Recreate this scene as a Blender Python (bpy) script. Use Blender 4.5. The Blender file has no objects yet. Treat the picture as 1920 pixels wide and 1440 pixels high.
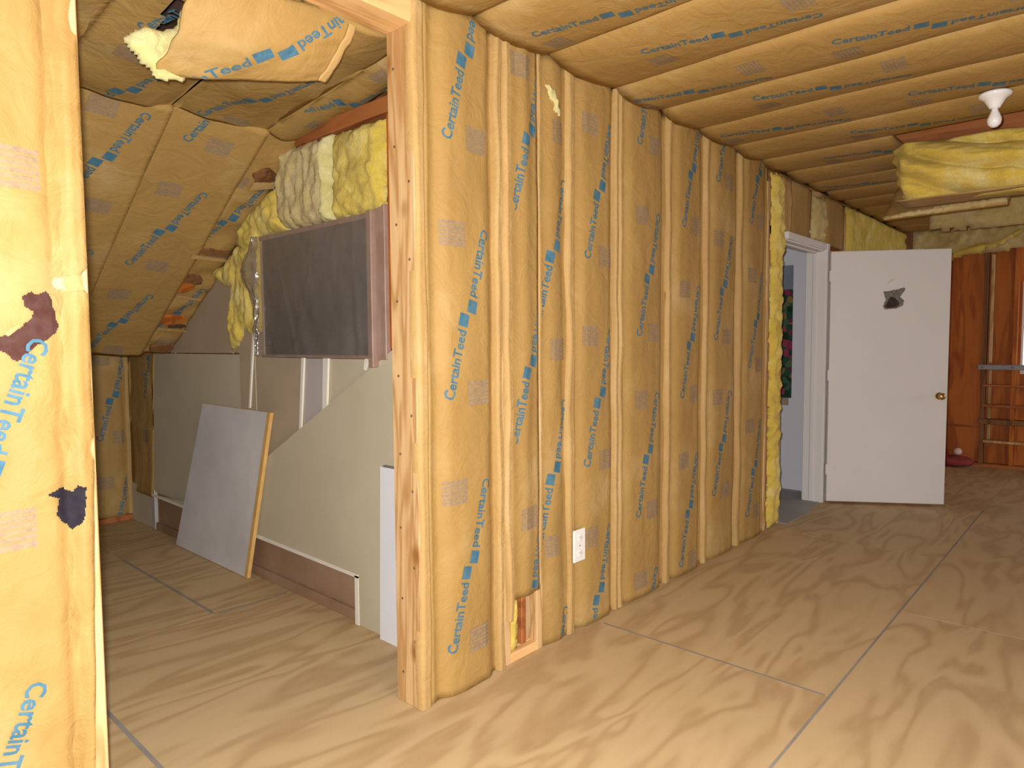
import bpy, bmesh, math, random
from mathutils import Vector, Matrix, noise

random.seed(7)
SC = bpy.context.scene
COL = SC.collection

# ---------------------------------------------------------------- camera
EYE = Vector((0.0, 0.0, 1.38))
YAW, PITCH, ROLL, FPX = 0.7350025, -0.0596040, -0.0068176, 1269.53
fwd = Vector((math.cos(YAW) * math.cos(PITCH), math.sin(YAW) * math.cos(PITCH), math.sin(PITCH)))
r0 = Vector((math.sin(YAW), -math.cos(YAW), 0.0))
u0_ = r0.cross(fwd)
rgt = r0 * math.cos(ROLL) + u0_ * math.sin(ROLL)
upv = -r0 * math.sin(ROLL) + u0_ * math.cos(ROLL)
cam_d = bpy.data.cameras.new('camera')
cam_d.sensor_width = 36.0
cam_d.lens = FPX / 1920 * 36.0
cam_d.clip_start = 0.02
cam = bpy.data.objects.new('camera', cam_d)
COL.objects.link(cam)
M = Matrix((rgt, upv, -fwd)).transposed().to_4x4()
M.translation = EYE
cam.matrix_world = M
SC.camera = cam

# ---------------------------------------------------------------- world, lights, exposure
world = bpy.data.worlds.new('daylight')
SC.world = world
world.use_nodes = True
bg = world.node_tree.nodes['Background']
bg.inputs[0].default_value = (0.95, 0.97, 1.0, 1)
bg.inputs[1].default_value = 1.5


def area(name, loc, direction, sx, sy, power, color=(1, 1, 1)):
    l = bpy.data.lights.new(name, 'AREA')
    l.shape = 'RECTANGLE'
    l.size, l.size_y = sx, sy
    l.energy = power
    l.color = color
    o = bpy.data.objects.new(name, l)
    COL.objects.link(o)
    o.location = loc
    o.rotation_euler = Vector(direction).to_track_quat('-Z', 'Z').to_euler()
    return o


# the flash of the camera, a hand's breadth above and left of the lens
fl = bpy.data.lights.new('camera_flash', 'SPOT')
fl.shadow_soft_size = 0.018
fl.spot_size = math.radians(120)
fl.spot_blend = 0.2
fl.energy = 470.0
fl.color = (1.0, 0.97, 0.93)
flo = bpy.data.objects.new('camera_flash', fl)
COL.objects.link(flo)
FM = M.copy()
FM.translation = EYE - rgt * 0.035 + upv * 0.05 + fwd * 0.02
flo.matrix_world = FM
# lamps in two unseen right-wall windows; near one added as floor-bounce fill
area('unseen_window_light', (0.6, -2.96, 1.5), (0, 0.55, -1), 1.1, 1.2, 110, (0.97, 0.98, 1.0))
area('unseen_window_light', (7.9, -2.96, 1.5), (0, 1, -0.2), 1.1, 1.2, 26, (1.0, 0.98, 0.93))

SC.view_settings.view_transform = 'Standard'
SC.view_settings.look = 'None'
SC.view_settings.gamma = 1.0
SC.view_settings.use_curve_mapping = False
SC.view_settings.exposure = -0.08


# ---------------------------------------------------------------- materials
class NT:
    def __init__(s, name):
        s.m = bpy.data.materials.new(name)
        s.m.use_nodes = True
        s.t = s.m.node_tree
        s.b = s.t.nodes['Principled BSDF']

    def n(s, kind, **kw):
        x = s.t.nodes.new(kind)
        for k, v in kw.items():
            if k in x.inputs.keys():
                x.inputs[k].default_value = v
            else:
                setattr(x, k, v)
        return x

    def l(s, a, b):
        s.t.links.new(a, b)

    def coords(s, scale=(1, 1, 1), rot=(0, 0, 0), rand=False):
        tc = s.n('ShaderNodeTexCoord')
        mp = s.n('ShaderNodeMapping')
        mp.inputs['Scale'].default_value = scale
        mp.inputs['Rotation'].default_value = rot
        s.l(tc.outputs['Object'], mp.inputs['Vector'])
        if rand:
            oi = s.n('ShaderNodeObjectInfo')
            mu = s.n('ShaderNodeMath', operation='MULTIPLY')
            mu.inputs[1].default_value = 37.0
            s.l(oi.outputs['Random'], mu.inputs[0])
            cb = s.n('ShaderNodeCombineXYZ')
            for i in range(3):
                s.l(mu.outputs[0], cb.inputs[i])
            s.l(cb.outputs[0], mp.inputs['Location'])
        return mp.outputs[0]

    def noise(s, vec, scale, detail=4, rough=0.55, dist=0.0):
        x = s.n('ShaderNodeTexNoise')
        x.inputs['Scale'].default_value = scale
        x.inputs['Detail'].default_value = detail
        x.inputs['Roughness'].default_value = rough
        x.inputs['Distortion'].default_value = dist
        s.l(vec, x.inputs['Vector'])
        return x.outputs['Fac']

    def ramp(s, fac, stops):
        x = s.n('ShaderNodeValToRGB')
        e = x.color_ramp.elements
        while len(e) < len(stops):
            e.new(0.5)
        for i, (p, c) in enumerate(stops):
            e[i].position = p
            e[i].color = (*c, 1)
        s.l(fac, x.inputs[0])
        return x.outputs['Color']

    def bump(s, h, strength, dist=0.01):
        x = s.n('ShaderNodeBump')
        x.inputs['Strength'].default_value = strength
        x.inputs['Distance'].default_value = dist
        s.l(h, x.inputs['Height'])
        s.l(x.outputs[0], s.b.inputs['Normal'])

    def done(s, rough=0.8, spec=0.3, **kw):
        s.b.inputs['Roughness'].default_value = rough
        s.b.inputs['Specular IOR Level'].default_value = spec
        for k, v in kw.items():
            s.b.inputs[k].default_value = v
        return s.m


def mix(a, b, t):
    return tuple(x * (1 - t) + y * t for x, y in zip(a, b))


def flat(name, c, rough=0.7, spec=0.3, var=0.12, nscale=6.0, bump=0.0, bscale=60, **kw):
    k = NT(name)
    v = k.coords(rand=True)
    f = k.noise(v, nscale, 4)
    k.l(k.ramp(f, [(0.3, mix(c, (0, 0, 0), var)), (0.7, mix(c, (1, 1, 1), var * 0.35))]), k.b.inputs['Base Color'])
    if bump:
        k.bump(k.noise(v, bscale, 3), bump, 0.003)
    return k.done(rough, spec, **kw)


def paper_mat(name, c):
    k = NT(name)
    v = k.coords(rand=True)
    f = k.noise(v, 2.2, 5, 0.6)
    k.l(k.ramp(f, [(0.3, mix(c, (0.25, 0.13, 0.04), 0.22)), (0.55, c), (0.75, mix(c, (0.9, 0.75, 0.5), 0.16))]), k.b.inputs['Base Color'])
    v2 = k.coords((1, 1, 1), (0.2, 0.1, 0.3))
    w = k.noise(v2, 9.0, 5, 0.6, 1.2)
    k.bump(w, 0.30, 0.03)
    return k.done(0.62, 0.25)


def wood_mat(name, light, dark, axis, rings=26.0, freq=1.6, stretch=9.0, knots=False, rough=0.65):
    """grain runs along axis (0,1,2)"""
    k = NT(name)
    sc = [stretch] * 3
    sc[axis] = 0.8
    v = k.coords(tuple(sc), rand=True)
    n1 = k.noise(v, freq, 2, 0.5, 0.6)
    mu = k.n('ShaderNodeMath', operation='MULTIPLY')
    mu.inputs[1].default_value = rings
    k.l(n1, mu.inputs[0])
    sn = k.n('ShaderNodeMath', operation='SINE')
    k.l(mu.outputs[0], sn.inputs[0])
    mr = k.n('ShaderNodeMapRange')
    mr.inputs['From Min'].default_value = -1
    k.l(sn.outputs[0], mr.inputs['Value'])
    fine = k.noise(v, freq * 6, 4, 0.6)
    mx = k.n('ShaderNodeMix', data_type='FLOAT')
    mx.inputs[0].default_value = 0.45
    k.l(mr.outputs[0], mx.inputs[2])
    k.l(fine, mx.inputs[3])
    col = k.ramp(mx.outputs[0], [(0.15, dark), (0.5, mix(dark, light, 0.72)), (0.85, light)])
    if knots:
        vv = k.coords((5.0, 5.0, 3.2), rand=True)
        vo = k.n('ShaderNodeTexVoronoi')
        vo.inputs['Scale'].default_value = 1.0
        k.l(vv, vo.inputs['Vector'])
        kc = k.ramp(vo.outputs['Distance'], [(0.06, (1, 1, 1)), (0.17, (0, 0, 0))])
        mc = k.n('ShaderNodeMix', data_type='RGBA')
        k.l(kc, mc.inputs[0])
        k.l(col, mc.inputs[6])
        mc.inputs[7].default_value = (*mix(dark, (0.2, 0.06, 0.01), 0.5), 1)
        col = mc.outputs[2]
    k.l(col, k.b.inputs['Base Color'])
    k.bump(mx.outputs[0], 0.12, 0.004)
    return k.done(rough, 0.3)


def fibre_mat(name, c, pale):
    k = NT(name)
    v = k.coords(rand=True)
    f = k.noise(v, 5.0, 6, 0.65, 0.8)
    k.l(k.ramp(f, [(0.25, mix(c, (0.25, 0.16, 0.0), 0.35)), (0.5, c), (0.75, pale)]), k.b.inputs['Base Color'])
    g = k.noise(k.coords((1.0, 1.0, 0.7)), 60.0, 6, 0.75, 1.5)
    k.bump(g, 0.7, 0.016)
    return k.done(0.95, 0.1, **{'Sheen Weight': 0.2})


M_PAPER = paper_mat('kraft_paper', (0.385, 0.24, 0.076))
M_FLANGE = paper_mat('kraft_flange', (0.465, 0.30, 0.115))
M_BLUE = flat('blue_ink', (0.045, 0.155, 0.24), 0.7, 0.2, 0.15, 30)


def label_mat():
    k = NT('grey_label_ink')
    v = k.coords((1, 1, 1))
    n1 = k.noise(v, 70.0, 3, 0.7)
    k.l(k.ramp(n1, [(0.35, (0.245, 0.18, 0.125)), (0.6, (0.33, 0.23, 0.13))]), k.b.inputs['Base Color'])
    return k.done(0.75, 0.2)


M_LABEL = label_mat()
M_PINE = wood_mat('pine_stud', (0.66, 0.44, 0.22), (0.42, 0.22, 0.075), 2, 24, 1.6, 9, True)
M_PINEX = wood_mat('pine_plate', (0.80, 0.50, 0.22), (0.52, 0.26, 0.09), 0, 18, 1.4, 8, True)
M_REDWOOD = wood_mat('reddish_lumber', (0.42, 0.15, 0.045), (0.25, 0.075, 0.02), 1, 18, 1.4, 8)
M_PLY = wood_mat('floor_plywood', (0.56, 0.41, 0.225), (0.43, 0.29, 0.145), 0, 34, 1.25, 3.0, rough=0.6)
M_SEAM = flat('seam_filler', (0.28, 0.25, 0.22), 0.9, 0.1)
M_ORANGE = wood_mat('orange_sheathing', (0.55, 0.17, 0.028), (0.32, 0.08, 0.010), 2, 20, 1.2, 6)
M_DARKWOOD = wood_mat('dark_lumber', (0.24, 0.11, 0.04), (0.12, 0.05, 0.02), 2, 18, 1.4, 8)
M_FIBRE = fibre_mat('yellow_fibreglass', (0.80, 0.60, 0.10), (0.88, 0.78, 0.36))
M_FIBREPALE = fibre_mat('pale_fibreglass', (0.78, 0.70, 0.30), (0.85, 0.80, 0.52))
M_FIBREDUST = fibre_mat('dusty_fibreglass', (0.66, 0.52, 0.22), (0.74, 0.62, 0.38))
M_DRY = flat('drywall_paper', (0.56, 0.50, 0.36), 0.85, 0.15, 0.10, 1.6, 0.05)
M_DRYDIM = flat('drywall_brown', (0.46, 0.365, 0.25), 0.85, 0.15, 0.10, 2.0)
M_DRYGREY = flat('drywall_grey', (0.48, 0.44, 0.42), 0.85, 0.15, 0.08, 2.0)
M_GYPSUM = flat('gypsum_edge', (0.82, 0.78, 0.70), 0.9, 0.1, 0.05)
M_BACKBOARD = flat('brown_backing_board', (0.34, 0.20, 0.11), 0.75, 0.2, 0.18, 3.0)
M_WHITE = flat('white_paint', (0.74, 0.72, 0.71), 0.5, 0.3, 0.03, 2.0)
M_WHITECOOL = flat('cool_white_paint', (0.78, 0.79, 0.86), 0.6, 0.3, 0.03, 2.0)
M_PLASTIC = flat('white_plastic', (0.85, 0.84, 0.82), 0.35, 0.5, 0.02)
M_PORCELAIN = flat('white_porcelain', (0.86, 0.86, 0.87), 0.2, 0.5, 0.02)
M_MAROON = flat('maroon_box', (0.09, 0.03, 0.035), 0.6, 0.3)
M_GREYPANEL = flat('grey_panel', (0.72, 0.70, 0.71), 0.7, 0.2, 0.20, 2.2)
M_EDGE = flat('honey_wood_edge', (0.72, 0.43, 0.13), 0.7, 0.2, 0.15, 14.0)
M_FRAME = flat('window_frame_brown', (0.34, 0.21, 0.16), 0.35, 0.5, 0.15, 9.0)
M_PANE = flat('dark_pane', (0.075, 0.062, 0.06), 0.18, 0.5, 0.2, 3.0)
M_TORNBACK = flat('dark_torn_backing', (0.070, 0.026, 0.020), 0.8, 0.08, 0.06, 40)
M_HOLEBROWN = flat('dark_brown_hole', (0.045, 0.030, 0.024), 0.9, 0.05, 0.1, 40)
M_HOLEBLACK = flat('hole_black', (0.018, 0.014, 0.022), 0.8, 0.08, 0.03, 40)
M_CAVITY = flat('dark_timber_cavity', (0.10, 0.045, 0.02), 0.9, 0.1)
M_BRASS = flat('brass', (0.55, 0.38, 0.12), 0.3, 0.5, Metallic=0.85)
M_STEEL = flat('grey_metal', (0.22, 0.22, 0.23), 0.5, 0.5, Metallic=0.3)
M_NAIL = flat('nail_head', (0.13, 0.07, 0.04), 0.6, 0.4)
M_RED = flat('dark_red_cloth', (0.28, 0.03, 0.03), 0.8, 0.2)
M_PINKWHITE = flat('pinkish_white', (0.80, 0.62, 0.56), 0.6, 0.3)
M_GREYFLOOR = flat('grey_vinyl', (0.36, 0.34, 0.33), 0.5, 0.3, 0.1, 3)
M_FELT = flat('moss_grey', (0.17, 0.16, 0.12), 0.9, 0.1, 0.3, 60)


def film_mat(name='clear_plastic_film', gloss=0.16, diff=0.10, bump=0.6):
    k = NT(name)
    t = k.t
    tr = t.nodes.new('ShaderNodeBsdfTransparent')
    tr.inputs[0].default_value = (0.93, 0.92, 0.90, 1)
    gl = t.nodes.new('ShaderNodeBsdfGlossy')
    gl.inputs['Roughness'].default_value = 0.12
    gl.inputs[0].default_value = (0.9, 0.88, 0.85, 1)
    df = t.nodes.new('ShaderNodeBsdfDiffuse')
    df.inputs[0].default_value = (0.75, 0.70, 0.66, 1)
    v = k.coords((1, 1, 0.35))
    bp = k.n('ShaderNodeBump', Strength=bump, Distance=0.02)
    k.l(k.noise(v, 9.0, 3, 0.5, 1.5), bp.inputs['Height'])
    k.l(bp.outputs[0], gl.inputs['Normal'])
    m1 = t.nodes.new('ShaderNodeMixShader')
    m1.inputs[0].default_value = gloss
    k.l(tr.outputs[0], m1.inputs[1])
    k.l(gl.outputs[0], m1.inputs[2])
    m2 = t.nodes.new('ShaderNodeMixShader')
    m2.inputs[0].default_value = diff
    k.l(m1.outputs[0], m2.inputs[1])
    k.l(df.outputs[0], m2.inputs[2])
    k.l(m2.outputs[0], t.nodes['Material Output'].inputs['Surface'])
    return k.m


M_FILM = film_mat()
M_FILMTAIL = film_mat('bunched_plastic_film', 0.17, 0.07, 0.9)


def hanging_mat():
    k = NT('flowered_cloth')
    v = k.coords((1, 1, 1))
    vo = k.n('ShaderNodeTexVoronoi')
    vo.inputs['Scale'].default_value = 20.0
    k.l(v, vo.inputs['Vector'])
    sp = k.n('ShaderNodeSeparateColor')
    k.l(vo.outputs['Color'], sp.inputs[0])
    c = k.ramp(sp.outputs[0], [(0.0, (0.01, 0.03, 0.015)), (0.25, (0.02, 0.10, 0.05)), (0.45, (0.03, 0.04, 0.03)), (0.6, (0.30, 0.03, 0.10)), (0.75, (0.30, 0.18, 0.03)), (0.9, (0.05, 0.12, 0.08))])
    k.l(c, k.b.inputs['Base Color'])
    return k.done(0.8, 0.2)


M_HANG = hanging_mat()

# ---------------------------------------------------------------- object helpers
ORG = {}


def finish(o, parent=None, origin=None, kind=None, label=None, cat=None, group=None):
    COL.objects.link(o)
    if parent is not None:
        o.parent = parent
        ORG[o.name] = ORG[parent.name]
    else:
        ORG[o.name] = Vector(origin) if origin is not None else Vector((0, 0, 0))
        o.location = ORG[o.name]
    if kind:
        o['kind'] = kind
    if label:
        o['label'] = label
    if cat:
        o['category'] = cat
    if group:
        o['group'] = group
    return o


def raw(name, verts, faces, mat, parent=None, smooth=False, **kw):
    me = bpy.data.meshes.new(name)
    org = ORG[parent.name] if parent is not None else Vector(kw.get('origin') or (0, 0, 0))
    me.from_pydata([tuple(Vector(v) - org) for v in verts], [], faces)
    me.materials.append(mat)
    if smooth:
        me.polygons.foreach_set('use_smooth', [True] * len(me.polygons))
    me.update()
    return finish(bpy.data.objects.new(name, me), parent, **kw)


def thing(name, origin, label, cat, group=None):
    return finish(bpy.data.objects.new(name, None), None, origin, None, label, cat, group)


def struct(name):
    """an Empty of the setting that parents its pieces"""
    return finish(bpy.data.objects.new(name, None), None, (0, 0, 0), 'structure')


def frombm(name, bm, mat, parent=None, smooth=False, **kw):
    me = bpy.data.meshes.new(name)
    org = ORG[parent.name] if parent is not None else Vector(kw.get('origin') or (0, 0, 0))
    bmesh.ops.translate(bm, verts=bm.verts, vec=-org)
    bmesh.ops.recalc_face_normals(bm, faces=bm.faces)
    bm.to_mesh(me)
    bm.free()
    me.materials.append(mat)
    if smooth:
        me.polygons.foreach_set('use_smooth', [True] * len(me.polygons))
    return finish(bpy.data.objects.new(name, me), parent, **kw)


def box(name, x, y, z, mat, parent=None, bevel=0.003, **kw):
    bm = bmesh.new()
    bmesh.ops.create_cube(bm, size=1)
    for v in bm.verts:
        v.co = Vector(((x[0] + x[1]) / 2 + v.co.x * (x[1] - x[0]), (y[0] + y[1]) / 2 + v.co.y * (y[1] - y[0]), (z[0] + z[1]) / 2 + v.co.z * (z[1] - z[0])))
    if bevel:
        bmesh.ops.bevel(bm, geom=list(bm.edges), offset=bevel, segments=1, affect='EDGES')
    return frombm(name, bm, mat, parent, **kw)


def prism(name, pts, vec, mat, parent=None, bevel=0.0, **kw):
    """flat polygon (3-D points) given thickness along vec"""
    n = len(pts)
    vec = Vector(vec)
    vs = [Vector(p) for p in pts] + [Vector(p) + vec for p in pts]
    bm = bmesh.new()
    bv = [bm.verts.new(v) for v in vs]
    bm.faces.new(bv[:n])
    bm.faces.new(bv[n:][::-1])
    for i in range(n):
        j = (i + 1) % n
        bm.faces.new((bv[i], bv[j], bv[n + j], bv[n + i]))
    if bevel:
        bmesh.ops.bevel(bm, geom=list(bm.edges), offset=bevel, segments=1, affect='EDGES')
    return frombm(name, bm, mat, parent, **kw)


def lathe(name, prof, centre, axis, mat, parent=None, seg=24, **kw):
    """prof: list of (radius, height along axis)"""
    ax = Vector(axis).normalized()
    a = ax.orthogonal().normalized()
    b = ax.cross(a)
    c = Vector(centre)
    vs, fs = [], []
    for r, h in prof:
        for i in range(seg):
            t = 2 * math.pi * i / seg
            vs.append(c + ax * h + (a * math.cos(t) + b * math.sin(t)) * r)
    for j in range(len(prof) - 1):
        for i in range(seg):
            k = (i + 1) % seg
            fs.append((j * seg + i, j * seg + k, (j + 1) * seg + k, (j + 1) * seg + i))
    fs.append(tuple(range(seg))[::-1])
    fs.append(tuple(range((len(prof) - 1) * seg, len(prof) * seg)))
    return raw(name, vs, fs, mat, parent, True, **kw)


class Frame:
    def __init__(s, O, U, V):
        s.O, s.U, s.V = Vector(O), Vector(U).normalized(), Vector(V).normalized()
        s.N = s.U.cross(s.V)

    def p(s, u, v, d=0.0):
        return s.O + s.U * u + s.V * v + s.N * d


def nz(a, b, c=0.0):
    return noise.noise(Vector((a, b, c)))


def sheet(name, fr, u0, u1, v0, v1, disp, mat, parent, du=0.025, dv=0.04, depth=0.06, hole=None, edge=None, **kw):
    """a faced batt: displaced front, skirts and a back. edge(v) -> (left, right) shifts of the side edges"""
    nu = max(4, round((u1 - u0) / du))
    nv = max(4, round((v1 - v0) / dv))
    vs, fs = [], []
    for j in range(nv + 1):
        v = v0 + (v1 - v0) * j / nv
        el, er = edge(v) if edge else (0, 0)
        for i in range(nu + 1):
            u = (u0 + el) + (u1 + er - u0 - el) * i / nu
            vs.append(fr.p(u, v, disp(u, v)))
    W = nu + 1
    for j in range(nv):
        for i in range(nu):
            if hole and hole(u0 + (u1 - u0) * (i + .5) / nu, v0 + (v1 - v0) * (j + .5) / nv):
                continue
            a = j * W + i
            fs.append((a, a + 1, a + W + 1, a + W))
    ring = [i for i in range(W)] + [j * W + nu for j in range(1, nv + 1)] + [nv * W + i for i in range(nu - 1, -1, -1)] + [j * W for j in range(nv - 1, 0, -1)]
    base = len(vs)
    for r in ring:
        q = vs[r]
        d = (q - fr.O).dot(fr.N)
        vs.append(q - fr.N * (d + depth))
    L = len(ring)
    for i in range(L):
        k = (i + 1) % L
        fs.append((ring[k], ring[i], base + i, base + k))
    if not hole:
        fs.append(tuple(base + i for i in range(L))[::-1])
    return raw(name, vs, fs, mat, parent, True, **kw)


# lettering -----------------------------------------------------------------
def word_mesh(text):
    cu = bpy.data.curves.new('word', 'FONT')
    cu.body = text
    cu.size = 1.0
    cu.offset = 0.02
    cu.resolution_u = 2
    ob = bpy.data.objects.new('word', cu)
    COL.objects.link(ob)
    dg = bpy.context.evaluated_depsgraph_get()
    me = bpy.data.meshes.new_from_object(ob.evaluated_get(dg))
    bm = bmesh.new()
    bm.from_mesh(me)
    bmesh.ops.triangulate(bm, faces=bm.faces)
    xs = [v.co.x for v in bm.verts]
    ys = [v.co.y for v in bm.verts]
    x0, x1, y0, y1 = min(xs), max(xs), min(ys), max(ys)
    for v in bm.verts:
        v.co.x = (v.co.x - x0) / (x1 - x0)
        v.co.y = (v.co.y - y0) / (y1 - y0)
    for _ in range(2):
        lg = [e for e in bm.edges if abs(e.verts[0].co.x - e.verts[1].co.x) * .27 + abs(e.verts[0].co.y - e.verts[1].co.y) * .045 > 0.022]
        if lg:
            bmesh.ops.subdivide_edges(bm, edges=lg, cuts=1)
            bmesh.ops.triangulate(bm, faces=bm.faces)
    bm.verts.index_update()
    out = ([(v.co.x, v.co.y) for v in bm.verts], [tuple(v.index for v in f.verts) for f in bm.faces])
    bm.free()
    bpy.data.objects.remove(ob)
    bpy.data.curves.remove(cu)
    bpy.data.meshes.remove(me)
    return out


WV, WF = word_mesh('CertainTeed')


def motif():
    """word + square reading up, and the same turned by 180 degrees; (a, b) metres"""
    pts, fcs = [], []
    half = [(-0.345 + x * 0.275, -0.008 + y * 0.046) for x, y in WV]
    hf = list(WF)
    k = len(half)
    s0, s1, t0, t1 = -0.056, -0.006, -0.008, 0.040
    n = 3
    for j in range(n + 1):
        for i in range(n + 1):
            half.append((s0 + (s1 - s0) * i / n, t0 + (t1 - t0) * j / n))
    for j in range(n):
        for i in range(n):
            a = k + j * (n + 1) + i
            hf.append((a, a + 1, a + n + 2, a + n + 1))
    pts += half
    fcs += hf
    m = len(half)
    pts += [(-a, -b) for a, b in half]
    fcs += [tuple(i + m for i in f) for f in hf]
    return pts, fcs


MOT_P, MOT_F = motif()


def put_print(name, fr, disp, mat, parent, items, clip, off=0.0022):
    """items: (pts, faces, uc, vc, tilt). clip = (u0,u1,v0,v1)"""
    vs, fs = [], []
    for pts, fcs, uc, vc, t in items:
        st, ct = math.sin(t), math.cos(t)
        q = [(uc + a * st - b * ct, vc + a * ct + b * st) for a, b in pts]
        ok = [clip[0] <= u <= clip[1] and clip[2] <= v <= clip[3] for u, v in q]
        base = len(vs)
        for u, v in q:
            vs.append(fr.p(u, v, disp(u, v) + off))
        for f in fcs:
            if all(ok[i] for i in f):
                fs.append(tuple(base + i for i in f))
    if fs:
        me_used = sorted({i for f in fs for i in f})
        mp = {o: n for n, o in enumerate(me_used)}
        raw(name, [vs[i] for i in me_used], [tuple(mp[i] for i in f) for f in fs], mat, parent)


def label_shape(w=0.115, h=0.095):
    """printed box: lines of small print between a head and a foot bar; a runs up, b runs left"""
    pts, fcs = [], []
    rows = [(0, .18), (.22, .34), (.38, .50), (.54, .66), (.70, .82), (.86, 1.0)]
    for a0, a1 in rows:
        n = 4
        k = len(pts)
        for j in (a0, a1):
            for i in range(n + 1):
                pts.append(((j - .5) * h, (.5 - i / n) * w))
        for i in range(n):
            fcs.append((k + i, k + i + 1, k + n + 2 + i, k + n + 1 + i))
    return pts, fcs


LAB = label_shape()


def prints(fr, disp, parent, uc, phases, clip, tilt=0.25, labels=True, off=0.0022):
    put_print('lettering', fr, disp, M_BLUE, parent, [(MOT_P, MOT_F, uc, v, tilt) for v in phases], clip, off)
    if labels:
        it = []
        for v in phases:
            it.append((*LAB, uc + 0.05, v - 0.31, 0.0))
            it.append((*LAB, uc - 0.07, v + 0.30, 0.0))
        put_print('printed_label', fr, disp, M_LABEL, parent, it, clip, off)


def flange(fr, u, v0, v1, parent, w=0.024, h=0.015, seed=0.0, name='stapling_flange', mat=None, back=0.03):
    """folded paper strip stapled along a stud, wavering and creased"""
    nv = max(6, round((v1 - v0) / 0.04))
    prof = [(-1.0, -back / h), (-1.0, 0.15), (-0.62, 0.85), (-0.2, 1.0), (0.05, 0.72), (0.4, 0.95), (0.8, 0.6), (1.0, 0.1), (1.0, -back / h)]
    vs, fs = [], []
    for j in range(nv + 1):
        v = v0 + (v1 - v0) * j / nv
        dx = 0.006 * nz(v * 3.1, seed, 2.0) + 0.004 * nz(v * 9, seed, 5.0)
        ww = w * (1 + 0.30 * nz(v * 2.3, seed + 7, 1))
        hh = h * (1 + 0.35 * nz(v * 4.0, seed + 3, 1))
        for a, b in prof:
            vs.append(fr.p(u + dx + a * ww, v, b * hh))
    n = len(prof)
    for j in range(nv):
        for i in range(n - 1):
            a = j * n + i
            fs.append((a, a + 1, a + n + 1, a + n))
    return raw(name, vs, fs, mat or M_FLANGE, parent, True)


def wall_disp(u0, u1, seed, bulge=0.016, valley=0.022, wr=1.0):
    def d(u, v):
        s = (u - u0) / (u1 - u0)
        e = min(u - u0, u1 - u)
        val = -valley * math.exp(-((e - 0.045) / 0.03) ** 2)
        out = bulge * math.sin(math.pi * max(0, min(1, s))) + val
        out += wr * (0.007 * nz(u * 5, v * 1.6, seed) + 0.004 * nz(u * 14, v * 5, seed + 4))
        # an upright crease
        cu_ = u0 + (u1 - u0) * (0.72 + 0.10 * nz(v * 1.3, seed, 9))
        out += wr * 0.006 * math.exp(-((u - cu_) / 0.012) ** 2) * (0.6 + nz(v * 1.7, seed, 3))
        return out
    return d


def inside(poly, x, y):
    c = False
    n = len(poly)
    for i in range(n):
        x1, y1 = poly[i]
        x2, y2 = poly[(i + 1) % n]
        if (y1 > y) != (y2 > y) and x < (x2 - x1) * (y - y1) / (y2 - y1) + x1:
            c = not c
    return c


def edge_dist(poly, x, y):
    best = 9
    n = len(poly)
    for i in range(n):
        x1, y1 = poly[i]
        x2, y2 = poly[(i + 1) % n]
        dx, dy = x2 - x1, y2 - y1
        t = max(0, min(1, ((x - x1) * dx + (y - y1) * dy) / (dx * dx + dy * dy + 1e-12)))
        best = min(best, math.hypot(x - x1 - t * dx, y - y1 - t * dy))
    return best


def tuft(name, fr, poly, thick, mat, parent, seed=0.0, step=0.012, rough=0.025, ragged=0.012, streak=(1, 1), **kw):
    """lumpy wool of fibreglass filling a polygon of the frame's plane"""
    us = [p[0] for p in poly]
    vs_ = [p[1] for p in poly]
    u0, u1, v0, v1 = min(us) - .03, max(us) + .03, min(vs_) - .03, max(vs_) + .03
    nu, nv = int((u1 - u0) / step) + 1, int((v1 - v0) / step) + 1
    idx, vs, fs = {}, [], []

    def vert(i, j):
        if (i, j) not in idx:
            u, v = u0 + i * step, v0 + j * step
            ed = edge_dist(poly, u, v) * (1 if inside(poly, u, v) else -1)
            k = max(0.0, min(1.0, (ed + 0.008) / 0.05)) ** 0.6
            d = thick * k * (0.75 + 0.35 * nz(u * 4 * streak[0], v * 4 * streak[1], seed)) + rough * k * nz(u * 15 * streak[0], v * 15 * streak[1], seed + 3) + 0.35 * rough * nz(u * 45, v * 45, seed)
            jx = 0.008 * nz(u * 40, v * 40, seed + 8)
            idx[(i, j)] = len(vs)
            vs.append(fr.p(u + jx, v + jx, d))
        return idx[(i, j)]
    for j in range(nv):
        for i in range(nu):
            u, v = u0 + (i + .5) * step, v0 + (j + .5) * step
            uu = u + ragged * nz(u * 22, v * 22, seed + 11) * 1.6
            vv = v + ragged * nz(u * 22, v * 22, seed + 17) * 1.6
            if inside(poly, uu, vv):
                fs.append((vert(i, j), vert(i + 1, j), vert(i + 1, j + 1), vert(i, j + 1)))
    n = len(vs)
    # close the back
    cnt = {}
    for f in fs:
        for a, b in zip(f, f[1:] + f[:1]):
            cnt[(a, b)] = cnt.get((a, b), 0) + 1
    bd = [(a, b) for (a, b) in cnt if (b, a) not in cnt]
    m = {}
    for a, b in bd:
        for q in (a, b):
            if q not in m:
                m[q] = len(vs)
                w = Vector(vs[q])
                vs.append(w - fr.N * ((w - fr.O).dot(fr.N) + 0.004))
        fs.append((b, a, m[a], m[b]))
    return raw(name, vs, fs, mat, parent, True, **kw)


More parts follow.
